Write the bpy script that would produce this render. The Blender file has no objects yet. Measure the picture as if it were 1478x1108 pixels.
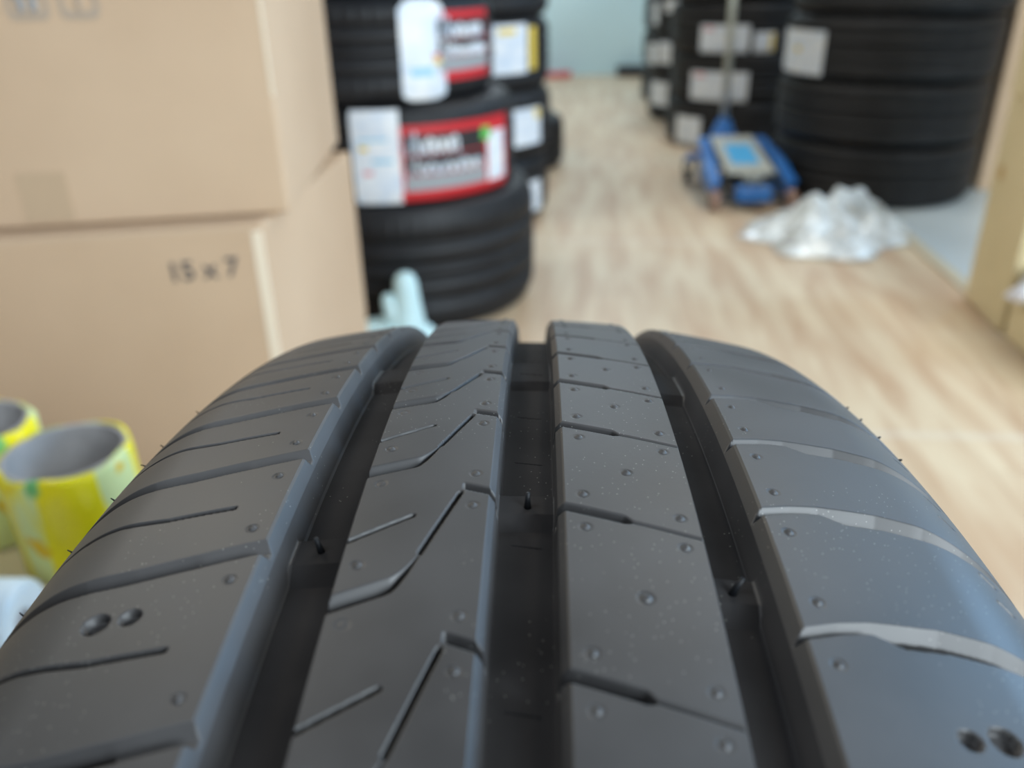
import bpy, math, random
import numpy as np
from mathutils import Matrix, Vector

# ------------------------------------------------------------------ camera, light, exposure
SC = bpy.context.scene
COL = SC.collection
FPX = 1200.0
PITCH, ROLL = math.radians(26.3), math.radians(1.2)
CAM_H = 0.7353
_F = np.array([0, math.cos(PITCH), -math.sin(PITCH)])
_D = np.array([0, -math.sin(PITCH), -math.cos(PITCH)])
_X = np.array([1.0, 0, 0])
_R = math.cos(ROLL) * _X + math.sin(ROLL) * _D
_DN = math.cos(ROLL) * _D - math.sin(ROLL) * _X
MC = np.stack([_R, _DN, _F], 1)            # camera axes (right, down, forward) in the room
CAM = np.array([0, 0, CAM_H])

cd = bpy.data.cameras.new('camera')
cam = bpy.data.objects.new('camera', cd)
COL.objects.link(cam)
SC.camera = cam
cd.sensor_width = 36
cd.lens = 36 * FPX / 1478
cd.clip_start = 0.01
cd.clip_end = 60
cd.dof.use_dof = True
cd.dof.focus_distance = 0.155
cd.dof.aperture_fstop = 11.5
m = Matrix.Identity(4)
for i in range(3):
    m[i][0] = _R[i]; m[i][1] = -_DN[i]; m[i][2] = -_F[i]; m[i][3] = CAM[i]
cam.matrix_world = m

SC.view_settings.view_transform = 'Standard'
SC.view_settings.look = 'None'
SC.view_settings.gamma = 1
SC.view_settings.use_curve_mapping = False
SC.view_settings.exposure = 0.0

W = bpy.data.worlds.new('room_light')
SC.world = W
W.use_nodes = True
W.node_tree.nodes['Background'].inputs[0].default_value = (0.9, 0.93, 1.0, 1)
W.node_tree.nodes['Background'].inputs[1].default_value = 0.05


def area(name, loc, target, size, size_y, power, color):
    l = bpy.data.lights.new(name, 'AREA')
    l.shape = 'RECTANGLE'; l.size = size; l.size_y = size_y; l.energy = power; l.color = color
    o = bpy.data.objects.new(name, l); COL.objects.link(o)
    o.location = loc
    o.rotation_euler = (Vector(target) - Vector(loc)).to_track_quat('-Z', 'Y').to_euler()
    return o


area('shop_front_daylight', (2.2, -1.8, 1.85), (0.0, 0.7, 0.6), 2.2, 1.2, 188, (0.82, 0.93, 1.0))
area('side_window_daylight', (3.2, 2.3, 1.9), (0.0, 0.3, 0.66), 2.6, 1.7, 175, (0.34, 0.64, 1.0))
area('added_fill_near', (-1.2, -0.4, 2.8), (-0.2, 0.9, 0.5), 1.2, 0.6, 16, (0.86, 0.93, 1.0))  # added overhead fill from behind left, no known fixture
area('added_fill_front', (1.3, 2.4, 2.9), (1.0, 2.4, 0), 1.2, 0.5, 30, (1.0, 0.94, 0.82))  # added warm fill over the right of the aisle, source unseen
area('added_fill_back', (0.6, 5.4, 2.9), (0.6, 5.0, 0), 1.2, 0.5, 60, (0.78, 0.9, 1.0))  # added cool fill for the far aisle and the tread's far edge, source unseen
area('added_fill_left', (-1.5, 2.2, 2.5), (1.0, 1.8, 0.3), 1.2, 0.5, 22, (1.0, 0.93, 0.8))  # fill added to brighten the aisle faces of the right cartons

# ------------------------------------------------------------------ helpers
def ray(x, y):
    return MC @ np.array([(x - 739) / FPX, (y - 554) / FPX, 1.0])


def hit_plane_z(x, y, z=0.0):
    d = ray(x, y); return CAM + d * (z - CAM_H) / d[2]


def hit_cyl(x, y, c, r):
    """measured: where a label seen at (x, y) sits on a standing cylinder -> (angle, height)"""
    d = ray(x, y); ox, oy = -c[0], -c[1]
    a = d[0] ** 2 + d[1] ** 2; b = ox * d[0] + oy * d[1]; cc = ox * ox + oy * oy - r * r
    q = max(b * b - a * cc, 0); t = (-b - math.sqrt(q)) / a
    p = CAM + d * t
    return math.atan2(p[1] - c[1], p[0] - c[0]), p[2]


def mesh_obj(name, verts, faces, mat=None, parent=None, smooth=False, mats=None, fmat=None):
    me = bpy.data.meshes.new(name)
    verts = np.asarray(verts, dtype=np.float32).reshape(-1, 3)
    if isinstance(faces, np.ndarray) and faces.ndim == 2:
        n, k = faces.shape
        me.vertices.add(len(verts)); me.vertices.foreach_set('co', verts.ravel())
        me.loops.add(n * k); me.loops.foreach_set('vertex_index', faces.astype(np.int32).ravel())
        me.polygons.add(n)
        me.polygons.foreach_set('loop_start', np.arange(0, n * k, k, dtype=np.int32))
        me.update(calc_edges=True)
    else:
        me.from_pydata([tuple(map(float, v)) for v in verts], [], [tuple(int(i) for i in f) for f in faces])
        me.update()
    for mm in (mats or ([mat] if mat else [])):
        me.materials.append(mm)
    if fmat is not None:
        me.polygons.foreach_set('material_index', np.asarray(fmat, dtype=np.int32))
    if smooth:
        me.polygons.foreach_set('use_smooth', np.ones(len(me.polygons), dtype=bool))
    me.validate()
    o = bpy.data.objects.new(name, me); COL.objects.link(o)
    if parent: o.parent = parent
    return o


class MB:
    """collects simple shapes into one mesh"""
    def __init__(s): s.v = []; s.f = []
    def add(s, v, f):
        n = len(s.v); s.v += [tuple(q) for q in v]; s.f += [tuple(i + n for i in q) for q in f]; return s
    def prism(s, quad, z0, z1):
        n = len(quad)
        v = [(x, y, z0) for x, y in quad] + [(x, y, z1) for x, y in quad]
        f = [tuple(range(n - 1, -1, -1)), tuple(range(n, 2 * n))] + [(i, (i + 1) % n, n + (i + 1) % n, n + i) for i in range(n)]
        return s.add(v, f)
    def hexa(s, p):
        return s.add(p, [(3, 2, 1, 0), (4, 5, 6, 7), (0, 1, 5, 4), (1, 2, 6, 5), (2, 3, 7, 6), (3, 0, 4, 7)])
    def box(s, c, d, rz=0.0):
        co, si = math.cos(rz), math.sin(rz)
        p = []
        for z in (-1, 1):
            for x, y in ((-1, -1), (1, -1), (1, 1), (-1, 1)):
                X, Y = x * d[0] / 2, y * d[1] / 2
                p.append((c[0] + X * co - Y * si, c[1] + X * si + Y * co, c[2] + z * d[2] / 2))
        return s.hexa(p)
    def tube(s, pts, r, n=12, cap=True, radii=None):
        pts = [Vector(p) for p in pts]; rings = []
        for i, p in enumerate(pts):
            t = (pts[min(i + 1, len(pts) - 1)] - pts[max(i - 1, 0)]).normalized()
            a = t.cross(Vector((0, 0, 1))) if abs(t.z) < .8 else t.cross(Vector((0, 1, 0)))
            a.normalize(); b = t.cross(a)
            rr = radii[i] if radii else r
            rings.append([p + (a * math.cos(2 * math.pi * k / n) + b * math.sin(2 * math.pi * k / n)) * rr for k in range(n)])
        v = [q for rg in rings for q in rg]
        f = [(i * n + k, i * n + (k + 1) % n, (i + 1) * n + (k + 1) % n, (i + 1) * n + k) for i in range(len(pts) - 1) for k in range(n)]
        if cap: f += [tuple(range(n - 1, -1, -1)), tuple((len(pts) - 1) * n + k for k in range(n))]
        return s.add(v, f)
    def lathe(s, prof, n=48, c=(0, 0, 0), closed=False):
        v = [(c[0] + r * math.cos(2 * math.pi * k / n), c[1] + r * math.sin(2 * math.pi * k / n), c[2] + z) for r, z in prof for k in range(n)]
        m_ = len(prof); last = m_ if closed else m_ - 1
        f = [(i * n + k, i * n + (k + 1) % n, ((i + 1) % m_) * n + (k + 1) % n, ((i + 1) % m_) * n + k) for i in range(last) for k in range(n)]
        return s.add(v, f)
    def build(s, name, mat, parent=None, smooth=False, bevel=0.0):
        o = mesh_obj(name, s.v, s.f, mat, parent, smooth)
        if bevel:
            b = o.modifiers.new('bevel', 'BEVEL'); b.width = bevel; b.segments = 3; b.limit_method = 'ANGLE'
        return o


def empty(name, loc=(0, 0, 0), rz=0.0):
    o = bpy.data.objects.new(name, None); COL.objects.link(o)
    o.location = loc; o.rotation_euler = (0, 0, rz); o.empty_display_size = 0.05
    return o


def tag(o, label=None, cat=None, group=None, kind=None):
    if label: o['label'] = label
    if cat: o['category'] = cat
    if group: o['group'] = group
    if kind: o['kind'] = kind
    return o


def copy_tree(o, parent=None):
    c = o.copy(); COL.objects.link(c)
    if parent: c.parent = parent
    for ch in list(o.children):
        copy_tree(ch, c)
    return c


# ------------------------------------------------------------------ materials
def new_mat(name, color, rough=0.6, spec=0.5, metal=0.0):
    mt = bpy.data.materials.new(name); mt.use_nodes = True
    b = mt.node_tree.nodes['Principled BSDF']
    b.inputs['Base Color'].default_value = (*color, 1); b.inputs['Roughness'].default_value = rough
    b.inputs['Specular IOR Level'].default_value = spec; b.inputs['Metallic'].default_value = metal
    return mt


def nodes(mt): return mt.node_tree.nodes, mt.node_tree.links, mt.node_tree.nodes['Principled BSDF']


def noise_color(mt, c1, c2, scale=5.0, detail=4.0, stretch=(1, 1, 1), lo=0.35, hi=0.65, bump=0.0, bump_scale=None, rot=0.0):
    N, L, b = nodes(mt)
    tc = N.new('ShaderNodeTexCoord'); mp = N.new('ShaderNodeMapping'); mp.inputs['Scale'].default_value = stretch
    mp.inputs['Rotation'].default_value = (0, 0, rot)
    L.new(tc.outputs['Object'], mp.inputs['Vector'])
    nz = N.new('ShaderNodeTexNoise'); nz.inputs['Scale'].default_value = scale; nz.inputs['Detail'].default_value = detail
    L.new(mp.outputs[0], nz.inputs['Vector'])
    cr = N.new('ShaderNodeValToRGB'); cr.color_ramp.elements[0].position = lo; cr.color_ramp.elements[1].position = hi
    cr.color_ramp.elements[0].color = (*c1, 1); cr.color_ramp.elements[1].color = (*c2, 1)
    L.new(nz.outputs['Fac'], cr.inputs['Fac']); L.new(cr.outputs['Color'], b.inputs['Base Color'])
    if bump:
        n2 = N.new('ShaderNodeTexNoise'); n2.inputs['Scale'].default_value = bump_scale or scale * 4
        L.new(tc.outputs['Object'], n2.inputs['Vector'])
        bp = N.new('ShaderNodeBump'); bp.inputs['Strength'].default_value = bump; bp.inputs['Distance'].default_value = 0.002
        L.new(n2.outputs['Fac'], bp.inputs['Height']); L.new(bp.outputs[0], b.inputs['Normal'])
    return mt


def rubber_material(name='new_tyre_rubber', r0=0.44, r1=0.6):
    mt = new_mat(name, (0.03, 0.031, 0.033), 0.42, 0.8)
    N, L, b = nodes(mt)
    tc = N.new('ShaderNodeTexCoord')
    # soft mottling of mould release and rub marks
    n1 = N.new('ShaderNodeTexNoise'); n1.inputs['Scale'].default_value = 45; n1.inputs['Detail'].default_value = 6
    L.new(tc.outputs['Object'], n1.inputs['Vector'])
    cr = N.new('ShaderNodeValToRGB'); e = cr.color_ramp.elements
    e[0].position = 0.3; e[1].position = 0.72
    e[0].color = (0.028, 0.027, 0.028, 1); e[1].color = (0.052, 0.050, 0.051, 1)
    L.new(n1.outputs['Fac'], cr.inputs['Fac'])
    # fine dust specks
    vo = N.new('ShaderNodeTexVoronoi'); vo.inputs['Scale'].default_value = 900
    L.new(tc.outputs['Object'], vo.inputs['Vector'])
    lt = N.new('ShaderNodeMath'); lt.operation = 'LESS_THAN'; lt.inputs[1].default_value = 0.1
    L.new(vo.outputs['Distance'], lt.inputs[0])
    n3 = N.new('ShaderNodeTexNoise'); n3.inputs['Scale'].default_value = 26; n3.inputs['Detail'].default_value = 3
    L.new(tc.outputs['Object'], n3.inputs['Vector'])
    gt = N.new('ShaderNodeMath'); gt.operation = 'GREATER_THAN'; gt.inputs[1].default_value = 0.52
    L.new(n3.outputs['Fac'], gt.inputs[0])
    mu = N.new('ShaderNodeMath'); mu.operation = 'MULTIPLY'
    L.new(lt.outputs[0], mu.inputs[0]); L.new(gt.outputs[0], mu.inputs[1])
    mx = N.new('ShaderNodeMix'); mx.data_type = 'RGBA'
    L.new(mu.outputs[0], mx.inputs['Factor']); L.new(cr.outputs['Color'], mx.inputs['A'])
    mx.inputs['B'].default_value = (0.22, 0.22, 0.2, 1)
    L.new(mx.outputs['Result'], b.inputs['Base Color'])
    rr = N.new('ShaderNodeMapRange'); rr.inputs['To Min'].default_value = r0; rr.inputs['To Max'].default_value = r1
    L.new(n1.outputs['Fac'], rr.inputs['Value']); L.new(rr.outputs[0], b.inputs['Roughness'])
    n2 = N.new('ShaderNodeTexNoise'); n2.inputs['Scale'].default_value = 1600; n2.inputs['Detail'].default_value = 2
    L.new(tc.outputs['Object'], n2.inputs['Vector'])
    bp = N.new('ShaderNodeBump'); bp.inputs['Strength'].default_value = 0.1; bp.inputs['Distance'].default_value = 0.0001
    L.new(n2.outputs['Fac'], bp.inputs['Height']); L.new(bp.outputs[0], b.inputs['Normal'])
    return mt


M = {}
M['rubber'] = rubber_material()
M['groove_shade_rubber'] = rubber_material('matte_groove_shade_rubber', 0.75, 0.85)
M['groove_shade_rubber'].node_tree.nodes['Principled BSDF'].inputs['Specular IOR Level'].default_value = 0.1  # groove-floor shade put into the finish: rougher, less specular, base colour unchanged
M['black_rubber'] = noise_color(new_mat('stacked_tyre_rubber', (0.014, 0.015, 0.018), 0.55, 0.4), (0.007, 0.008, 0.0105), (0.014, 0.0155, 0.019), 12)
M['cardboard'] = noise_color(new_mat('cardboard', (0.6, 0.44, 0.3), 0.8, 0.2), (0.52, 0.375, 0.255), (0.60, 0.445, 0.31), 3.0, 5, (1, 1, 1), 0.3, 0.7)
M['cardboard_pale'] = noise_color(new_mat('pale_cardboard', (0.7, 0.6, 0.4), 0.8, 0.2), (0.66, 0.56, 0.34), (0.74, 0.63, 0.40), 3.5, 5)
M['cardboard_edge'] = new_mat('worn_cardboard_edge', (0.78, 0.68, 0.54), 0.8, 0.2)
M['box_ink'] = new_mat('printed_box_ink', (0.13, 0.115, 0.11), 0.8, 0.2)
M['box_ink_pale'] = new_mat('pale_box_ink', (0.42, 0.34, 0.27), 0.8, 0.2)
M['old_tape'] = new_mat('old_tape_mark', (0.50, 0.37, 0.25), 0.5, 0.4)
M['white_label'] = noise_color(new_mat('white_paper_label', (0.75, 0.8, 0.88), 0.5), (0.62, 0.72, 0.85), (0.82, 0.86, 0.9), 25)
M['red_label'] = new_mat('red_label_print', (0.55, 0.02, 0.03), 0.45)
M['grey_label'] = new_mat('grey_label_print', (0.3, 0.33, 0.36), 0.5)
M['black_label'] = new_mat('black_label_print', (0.02, 0.02, 0.025), 0.5)
M['green_label'] = new_mat('green_label_dot', (0.12, 0.5, 0.1), 0.5)
M['yellow_label'] = new_mat('yellow_label_print', (0.8, 0.6, 0.1), 0.5)
M['blue_label'] = new_mat('light_blue_label_print', (0.3, 0.6, 0.8), 0.5)
M['pink_label'] = new_mat('pink_label_print', (0.75, 0.35, 0.4), 0.5)
M['jack_blue'] = noise_color(new_mat('blue_jack_paint', (0.02, 0.16, 0.5), 0.35), (0.018, 0.14, 0.46), (0.03, 0.2, 0.58), 10)
M['jack_dark'] = new_mat('dark_steel', (0.03, 0.035, 0.04), 0.5, 0.5, 0.3)
M['jack_plate'] = new_mat('beige_jack_plate', (0.42, 0.44, 0.40), 0.5)
M['sticker_blue'] = new_mat('bright_blue_sticker', (0.06, 0.42, 0.8), 0.4)
M['jack_handle'] = new_mat('galvanised_handle', (0.5, 0.52, 0.46), 0.35, 0.5, 0.5)
M['wheel_tan'] = new_mat('rusty_steel_wheel', (0.34, 0.22, 0.18), 0.6)
M['core'] = noise_color(new_mat('grey_cardboard_core', (0.42, 0.41, 0.41), 0.85, 0.2), (0.36, 0.35, 0.35), (0.47, 0.46, 0.46), 30)
M['yellow'] = None
M['white_plastic'] = new_mat('white_plastic', (0.78, 0.88, 0.92), 0.3)
M['purple'] = new_mat('pale_purple_card', (0.5, 0.42, 0.7), 0.6)


def yellow_print():
    mt = new_mat('yellow_printed_tape', (0.85, 0.75, 0.02), 0.25)
    N, L, b = nodes(mt)
    tc = N.new('ShaderNodeTexCoord')
    def band(scale, pos1, pos2, c1, c2, prev, stretch, seed):
        mp = N.new('ShaderNodeMapping'); mp.inputs['Scale'].default_value = stretch; mp.inputs['Location'].default_value = (seed, seed * 2, 0)
        L.new(tc.outputs['Object'], mp.inputs['Vector'])
        nz = N.new('ShaderNodeTexNoise'); nz.inputs['Scale'].default_value = scale; nz.inputs['Detail'].default_value = 2
        L.new(mp.outputs[0], nz.inputs['Vector'])
        r = N.new('ShaderNodeMapRange'); r.inputs['From Min'].default_value = pos1; r.inputs['From Max'].default_value = pos2
        L.new(nz.outputs['Fac'], r.inputs['Value'])
        mx = N.new('ShaderNodeMix'); mx.data_type = 'RGBA'
        L.new(r.outputs[0], mx.inputs['Factor'])
        if prev: L.new(prev, mx.inputs['A'])
        else: mx.inputs['A'].default_value = (*c1, 1)
        mx.inputs['B'].default_value = (*c2, 1)
        return mx.outputs['Result']
    o = band(18, 0.54, 0.58, (0.95, 0.83, 0.01), (0.72, 0.84, 0.4), None, (1.6, 1.6, 0.2), 3.1)
    o = band(30, 0.66, 0.69, None, (0.2, 0.55, 0.2), o, (1, 1, 0.5), 7.3)
    o = band(36, 0.64, 0.7, None, (0.82, 0.55, 0.02), o, (1, 1, 1), 1.7)
    L.new(o, b.inputs['Base Color'])
    return mt


M['yellow'] = yellow_print()


def floor_material():
    mt = new_mat('oak_look_floor', (0.55, 0.42, 0.28), 0.4)
    N, L, b = nodes(mt)
    tc = N.new('ShaderNodeTexCoord')
    mp = N.new('ShaderNodeMapping'); mp.inputs['Rotation'].default_value = (0, 0, 0)
    L.new(tc.outputs['Object'], mp.inputs['Vector'])
    # boards: rows along local Y
    sw = N.new('ShaderNodeMapping'); sw.inputs['Rotation'].default_value = (0, 0, math.radians(90))
    L.new(tc.outputs['Object'], sw.inputs['Vector'])
    br = N.new('ShaderNodeTexBrick'); br.inputs['Scale'].default_value = 1.0
    br.inputs['Color1'].default_value = (0.66, 0.53, 0.38, 1); br.inputs['Color2'].default_value = (0.54, 0.41, 0.285, 1)
    br.inputs['Mortar'].default_value = (0.44, 0.34, 0.24, 1)
    br.inputs['Mortar Size'].default_value = 0.0015; br.inputs['Brick Width'].default_value = 0.8; br.inputs['Row Height'].default_value = 0.11
    br.inputs['Bias'].default_value = 0.0
    L.new(sw.outputs[0], br.inputs['Vector'])
    g = N.new('ShaderNodeMapping'); g.inputs['Scale'].default_value = (9, 1.3, 1)
    L.new(tc.outputs['Object'], g.inputs['Vector'])
    nz = N.new('ShaderNodeTexNoise'); nz.inputs['Scale'].default_value = 2.0; nz.inputs['Detail'].default_value = 6; nz.inputs['Distortion'].default_value = 0.6
    L.new(g.outputs[0], nz.inputs['Vector'])
    cr = N.new('ShaderNodeValToRGB'); e = cr.color_ramp.elements
    e[0].position = 0.36; e[0].color = (0.47, 0.29, 0.17, 1); e[1].position = 0.62; e[1].color = (0.74, 0.63, 0.45, 1)
    L.new(nz.outputs['Fac'], cr.inputs['Fac'])
    mx = N.new('ShaderNodeMix'); mx.data_type = 'RGBA'; mx.inputs['Factor'].default_value = 0.55
    L.new(br.outputs['Color'], mx.inputs['A']); L.new(cr.outputs['Color'], mx.inputs['B'])
    # pale joints between floor sections every 1.2 m
    sp = N.new('ShaderNodeSeparateXYZ'); L.new(tc.outputs['Object'], sp.inputs[0])
    a = N.new('ShaderNodeMath'); a.operation = 'ADD'; a.inputs[1].default_value = -2.464 + 11.5 + .01; L.new(sp.outputs['Y'], a.inputs[0])
    md = N.new('ShaderNodeMath'); md.operation = 'MODULO'; md.inputs[1].default_value = 1.15; L.new(a.outputs[0], md.inputs[0])
    lt = N.new('ShaderNodeMath'); lt.operation = 'LESS_THAN'; lt.inputs[1].default_value = 0.022; L.new(md.outputs[0], lt.inputs[0])
    ml = N.new('ShaderNodeMath'); ml.operation = 'MULTIPLY'; ml.inputs[1].default_value = 0.3; L.new(lt.outputs[0], ml.inputs[0])
    m2 = N.new('ShaderNodeMix'); m2.data_type = 'RGBA'; L.new(ml.outputs[0], m2.inputs['Factor'])
    L.new(mx.outputs['Result'], m2.inputs['A']); m2.inputs['B'].default_value = (0.72, 0.70, 0.62, 1)
    L.new(m2.outputs['Result'], b.inputs['Base Color'])
    return mt


M['floor'] = floor_material()
M['white_floor'] = noise_color(new_mat('pale_grey_tile', (0.5, 0.58, 0.62), 0.35), (0.46, 0.54, 0.58), (0.54, 0.62, 0.66), 2)
M['wall'] = noise_color(new_mat('pale_blue_wall_paint', (0.6, 0.8, 0.85), 0.7), (0.55, 0.78, 0.86), (0.64, 0.8, 0.80), 0.6, 2)
M['wall_cream'] = new_mat('cream_wall_paint', (0.62, 0.56, 0.46), 0.8)
M['trim'] = new_mat('beige_threshold', (0.55, 0.5, 0.38), 0.5)

# ------------------------------------------------------------------ the room
AX = -math.atan(0.095)                     # the aisle runs a little to the right of the view
ca, sa = math.cos(AX), math.sin(AX)


def aisle(x, y, z=0.0):                    # aisle coordinates -> room
    return (x * ca - y * sa, x * sa + y * ca, z)


fl = MB().box((0, 3.0, -0.05), (6.4, 10.0, 0.1)).build('floor', M['floor']); fl.rotation_euler = (0, 0, AX)
tag(fl, kind='structure')
EDGE = 0.948                               # aisle x of the floor's right edge
wf = MB().box((EDGE + 0.03 + 0.7, 4.3, 0.002), (1.4, 5.4, 0.004)).build('floor', M['white_floor']); wf.rotation_euler = (0, 0, AX)
tag(wf, kind='structure')
tr = MB().box((EDGE + 0.012, 4.3, 0.004), (0.036, 5.4, 0.008)).build('trim_1', M['trim'], bevel=0.002); tr.rotation_euler = (0, 0, AX)
tag(tr, kind='structure')
wb = MB().box((0, 7.06, 1.4), (6.4, 0.1, 2.8)).build('wall_back', M['wall']); wb.rotation_euler = (0, 0, AX); tag(wb, kind='structure')
wl = MB().box((-2.2, 4.0, 1.4), (0.1, 6.0, 2.8)).build('wall_left', M['wall_cream']); wl.rotation_euler = (0, 0, AX); tag(wl, kind='structure')
wr = MB().box((2.35, 4.6, 1.4), (0.1, 4.8, 2.8)).build('wall_right', M['wall_cream']); wr.rotation_euler = (0, 0, AX); tag(wr, kind='structure')

# ------------------------------------------------------------------ the big tyre in front
R0 = 330.0                                  # mm
C0 = np.array([-0.00651339, 0.12415667, 0.3299]); AXV = np.array([0.99882082, -0.04125551, -0.02559188])
E2 = np.array([0.0391215, 0.37181281, 0.92748302]); E2 = E2 / np.linalg.norm(E2)
E1 = np.cross(AXV, E2)
if E1[1] < 0: E1 = -E1
UNIT = 48.1465


def crown(u):
    a = np.abs(u / UNIT - 0.0122); e = np.maximum(a - 1.3289, 0)
    return (-0.0793858 * a ** 2 - 1.1396 * e ** 2) * UNIT


def ramp(t, a, b): return np.clip((t - a) / (b - a), 0, 1)


GU = [-39.7, -39.3, -38.2, -37.2, -36.9, -27.2, -26.9, -26.75, -26.4, -5.6, -5.35, -4.6, -4.25, -4.0, 4.9, 5.2, 5.6, 6.5, 6.8,
      27.6, 27.85, 28.0, 28.3, 35.9, 36.2, 37.3, 38.6, 39.0]
GD = [0, .35, 2.4, 6.9, 7.4, 7.4, 6.4, .5, 0, 0, .3, 1.5, 6.9, 7.3, 7.3, 6.9, 1.5, .25, 0,
      0, .5, 6.4, 7.4, 7.4, 6.9, 2.4, .35, 0]
FL = {'L': [11 + 21.4 * 0, 32.5, 54, 75, 96.8, 120.3, 146.7, 178.8, 211, 238], 'Z': [0.5, 22, 43.2, 64.5, 85.9, 108.1, 134.8, 167.2, 199.9, 227],
      'R': [6, 27.5, 49, 70.2, 91.2, 113, 139.8, 172.5, 205, 232], 'S': [1, 23, 45, 67.4, 91.6, 113.2, 135.8, 161.9, 190, 217]}


def seg_dist(U, S, a, b):
    ax_, ay = a; bx, by = b; dx, dy = bx - ax_, by - ay
    t = np.clip(((U - ax_) * dx + (S - ay) * dy) / (dx * dx + dy * dy), 0, 1)
    return np.hypot(U - ax_ - t * dx, S - ay - t * dy)


def tread_depth(uc, sr, lists, fine=True, twi=True):
    U = uc[None, :]; S = sr[:, None]
    D = np.broadcast_to(np.interp(uc, GU, GD)[None, :], (len(sr), len(uc))).copy()
    shape = D.shape
    if twi:  # wear indicator bars across the groove floors
        for u0, u1, s0, s1, s2 in ((-38, -26.8, 140.5, 146.7, 149.6), (-5, 6, 129.3, 134.8, 137.3), (28.1, 37, 147.7, 153, 156),
                                   (-38, -26.8, 60, 72.5, 75.5), (-5, 6, 59, 75.4, 77.5), (28.1, 37, 62, 78, 80.5)):
            k = (1 - ramp(S, s1, s2 + .8)) * ramp(S, s0 - .6, s0 + .3) * ((U > u0) & (U < u1))
            D = np.where(k > 0, np.minimum(D, 7.4 - 1.7 * k), D)
    def dig(mask_u, dep, s0, s1, add=False):
        """dep(Usub,Ssub) -> depth, applied to a window"""
        j = np.where((uc >= mask_u[0]) & (uc <= mask_u[1]))[0]; i = np.where((sr >= s0) & (sr <= s1))[0]
        if len(i) == 0 or len(j) == 0: return
        sl = (slice(i[0], i[-1] + 1), slice(j[0], j[-1] + 1))
        d_ = dep(U[:, sl[1]], S[sl[0], :])
        D[sl] = D[sl] + d_ if add else np.maximum(D[sl], d_)
    def slot(U_, S_, path, w, H, hc=0.0, c=0.0, wall=0.25):
        """cross-groove: path = far edge s(u); w(u) wide; far wall chamfer c wide and hc deep"""
        t = S_ - path
        d = hc * ramp(t, 0, np.maximum(c, .01)) + (H - hc) * ramp(t, c, c + wall)
        return np.maximum(d * (1 - ramp(t, w - .2, w)), 0)
    L = lists
    # right rib: cross line, wide then narrow
    for S0 in L['R']:
        def f(U_, S_):
            path = S0 - 1.0 + (U_ - 6.6) * 0.28
            k = ramp(U_, 16.0, 17.2)
            w = 2.3 * (1 - k) + .85 * k
            d = slot(U_, S_, path + .9 * k, w, 5.0, .5, .35)
            return d * (1 - .35 * k)
        dig((4.9, 28.3), f, S0 - 3, S0 + 10)
        for (u_, s_) in ((9.6, -3.3), (9.7, 5.1), (24.8, 1.5), (24.6, 8.5)):
            if fine: dig((u_ - 1.6, u_ + 1.6), lambda A, B, u_=u_, s_=S0 + s_: pit(A, B, u_, s_), S0 + s_ - 1.6, S0 + s_ + 1.6, True)
    # left rib: zigzag
    Z = L['Z']
    for i in range(len(Z) - 1):
        a = Z[i]; p = Z[i + 1] - Z[i]; k = p / 32.4 if i + 1 >= 6 else p / 26.7
        k = (Z[i] - Z[i - 1]) / 26.7 if i > 0 else .82     # the wide end lies in the pitch behind the apex
        k = (p / 32.4)
        w_end = a + 26.0 * k
        pts = [(-10.2, a + 1.9), (-15.0, a + 15.5 * k + 1), (-16.2, a + 19.0 * k)]
        def f(U_, S_):
            d1 = 5.5 * (1 - ramp(seg_dist(U_, S_, pts[0], pts[1]), .22, .42))
            # wide curved part down to the groove
            q = ramp(U_, -18.5, -15.2)
            path = w_end - 1.2 - (U_ + 26.4) * .42 * k - 1.0 * ramp(U_, -19, -15) ** 2 * 3.2 * k
            wd = 3.5 * (1 - q ** 1.5) + .4 * q
            d2 = slot(U_, S_, path, wd, 6.5, 1.7, 1.6 * (1 - q) + .12, .15) * (U_ < -14.6)
            # short wide part at the apex
            path3 = a - .9 + (U_ + 9.4) * .36
            d3 = slot(U_, S_, path3, 2.1, 4.5, .5, .35) * (U_ > -10.0)
            d4 = 0 * d1
            return np.maximum.reduce([d1 + 0 * d2, d2 + 0 * d1, d3 + 0 * d1, d4 + 0 * d1])
        dig((-26.9, -4.5), f, a - 3, a + 32)
        if fine:
            for (u_, s_) in ((-8.1, a - 3.5), (-8.0, a + 5.4), (-23.9, w_end - 7.0), (-23.8, w_end + 4.2)):
                dig((u_ - 1.6, u_ + 1.6), lambda A, B, u_=u_, s_=s_: pit(A, B, u_, s_), s_ - 1.6, s_ + 1.6, True)
            # blind sipe from the groove
            s1 = w_end + 14.5 * k - 26 * k + 13.0 * k - .2
            s1 = a + 13.6 * k
            dig((-27, -16), lambda A, B: 3.5 * (1 - ramp(seg_dist(A, B, (-27.2, s1 + .6), (-17.2, s1 - 5.7 * (.6 + .4 * k))), .25, .45)), s1 - 8, s1 + 3)
    # left shoulder
    Ls = L['L']
    for i, a in enumerate(Ls):
        p = (Ls[i + 1] - a) if i + 1 < len(Ls) else 27; k = p / 32.1
        def f(U_, S_):
            v = -(U_ + 39.6)
            path = a + np.interp(v, [-3, 0, 9, 19, 27, 36, 50], [-.6, 0, 2.1, 4.2, 5.2, 5.2, 5.0]) * (.7 + .3 * k)
            deep = ramp(v, 9.0, 10.5)
            H = 1.5 + 5.0 * deep
            t = S_ - path
            w = 3.4
            d = (1.3 + .3 * deep) * ramp(t, 0, 1.7) + (H - 1.3 - .3 * deep) * ramp(t, 1.7, 1.85)
            return d * (1 - ramp(t, w - .15, w))
        dig((-92, -38.0), f, a - 2, a + 12)
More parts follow.
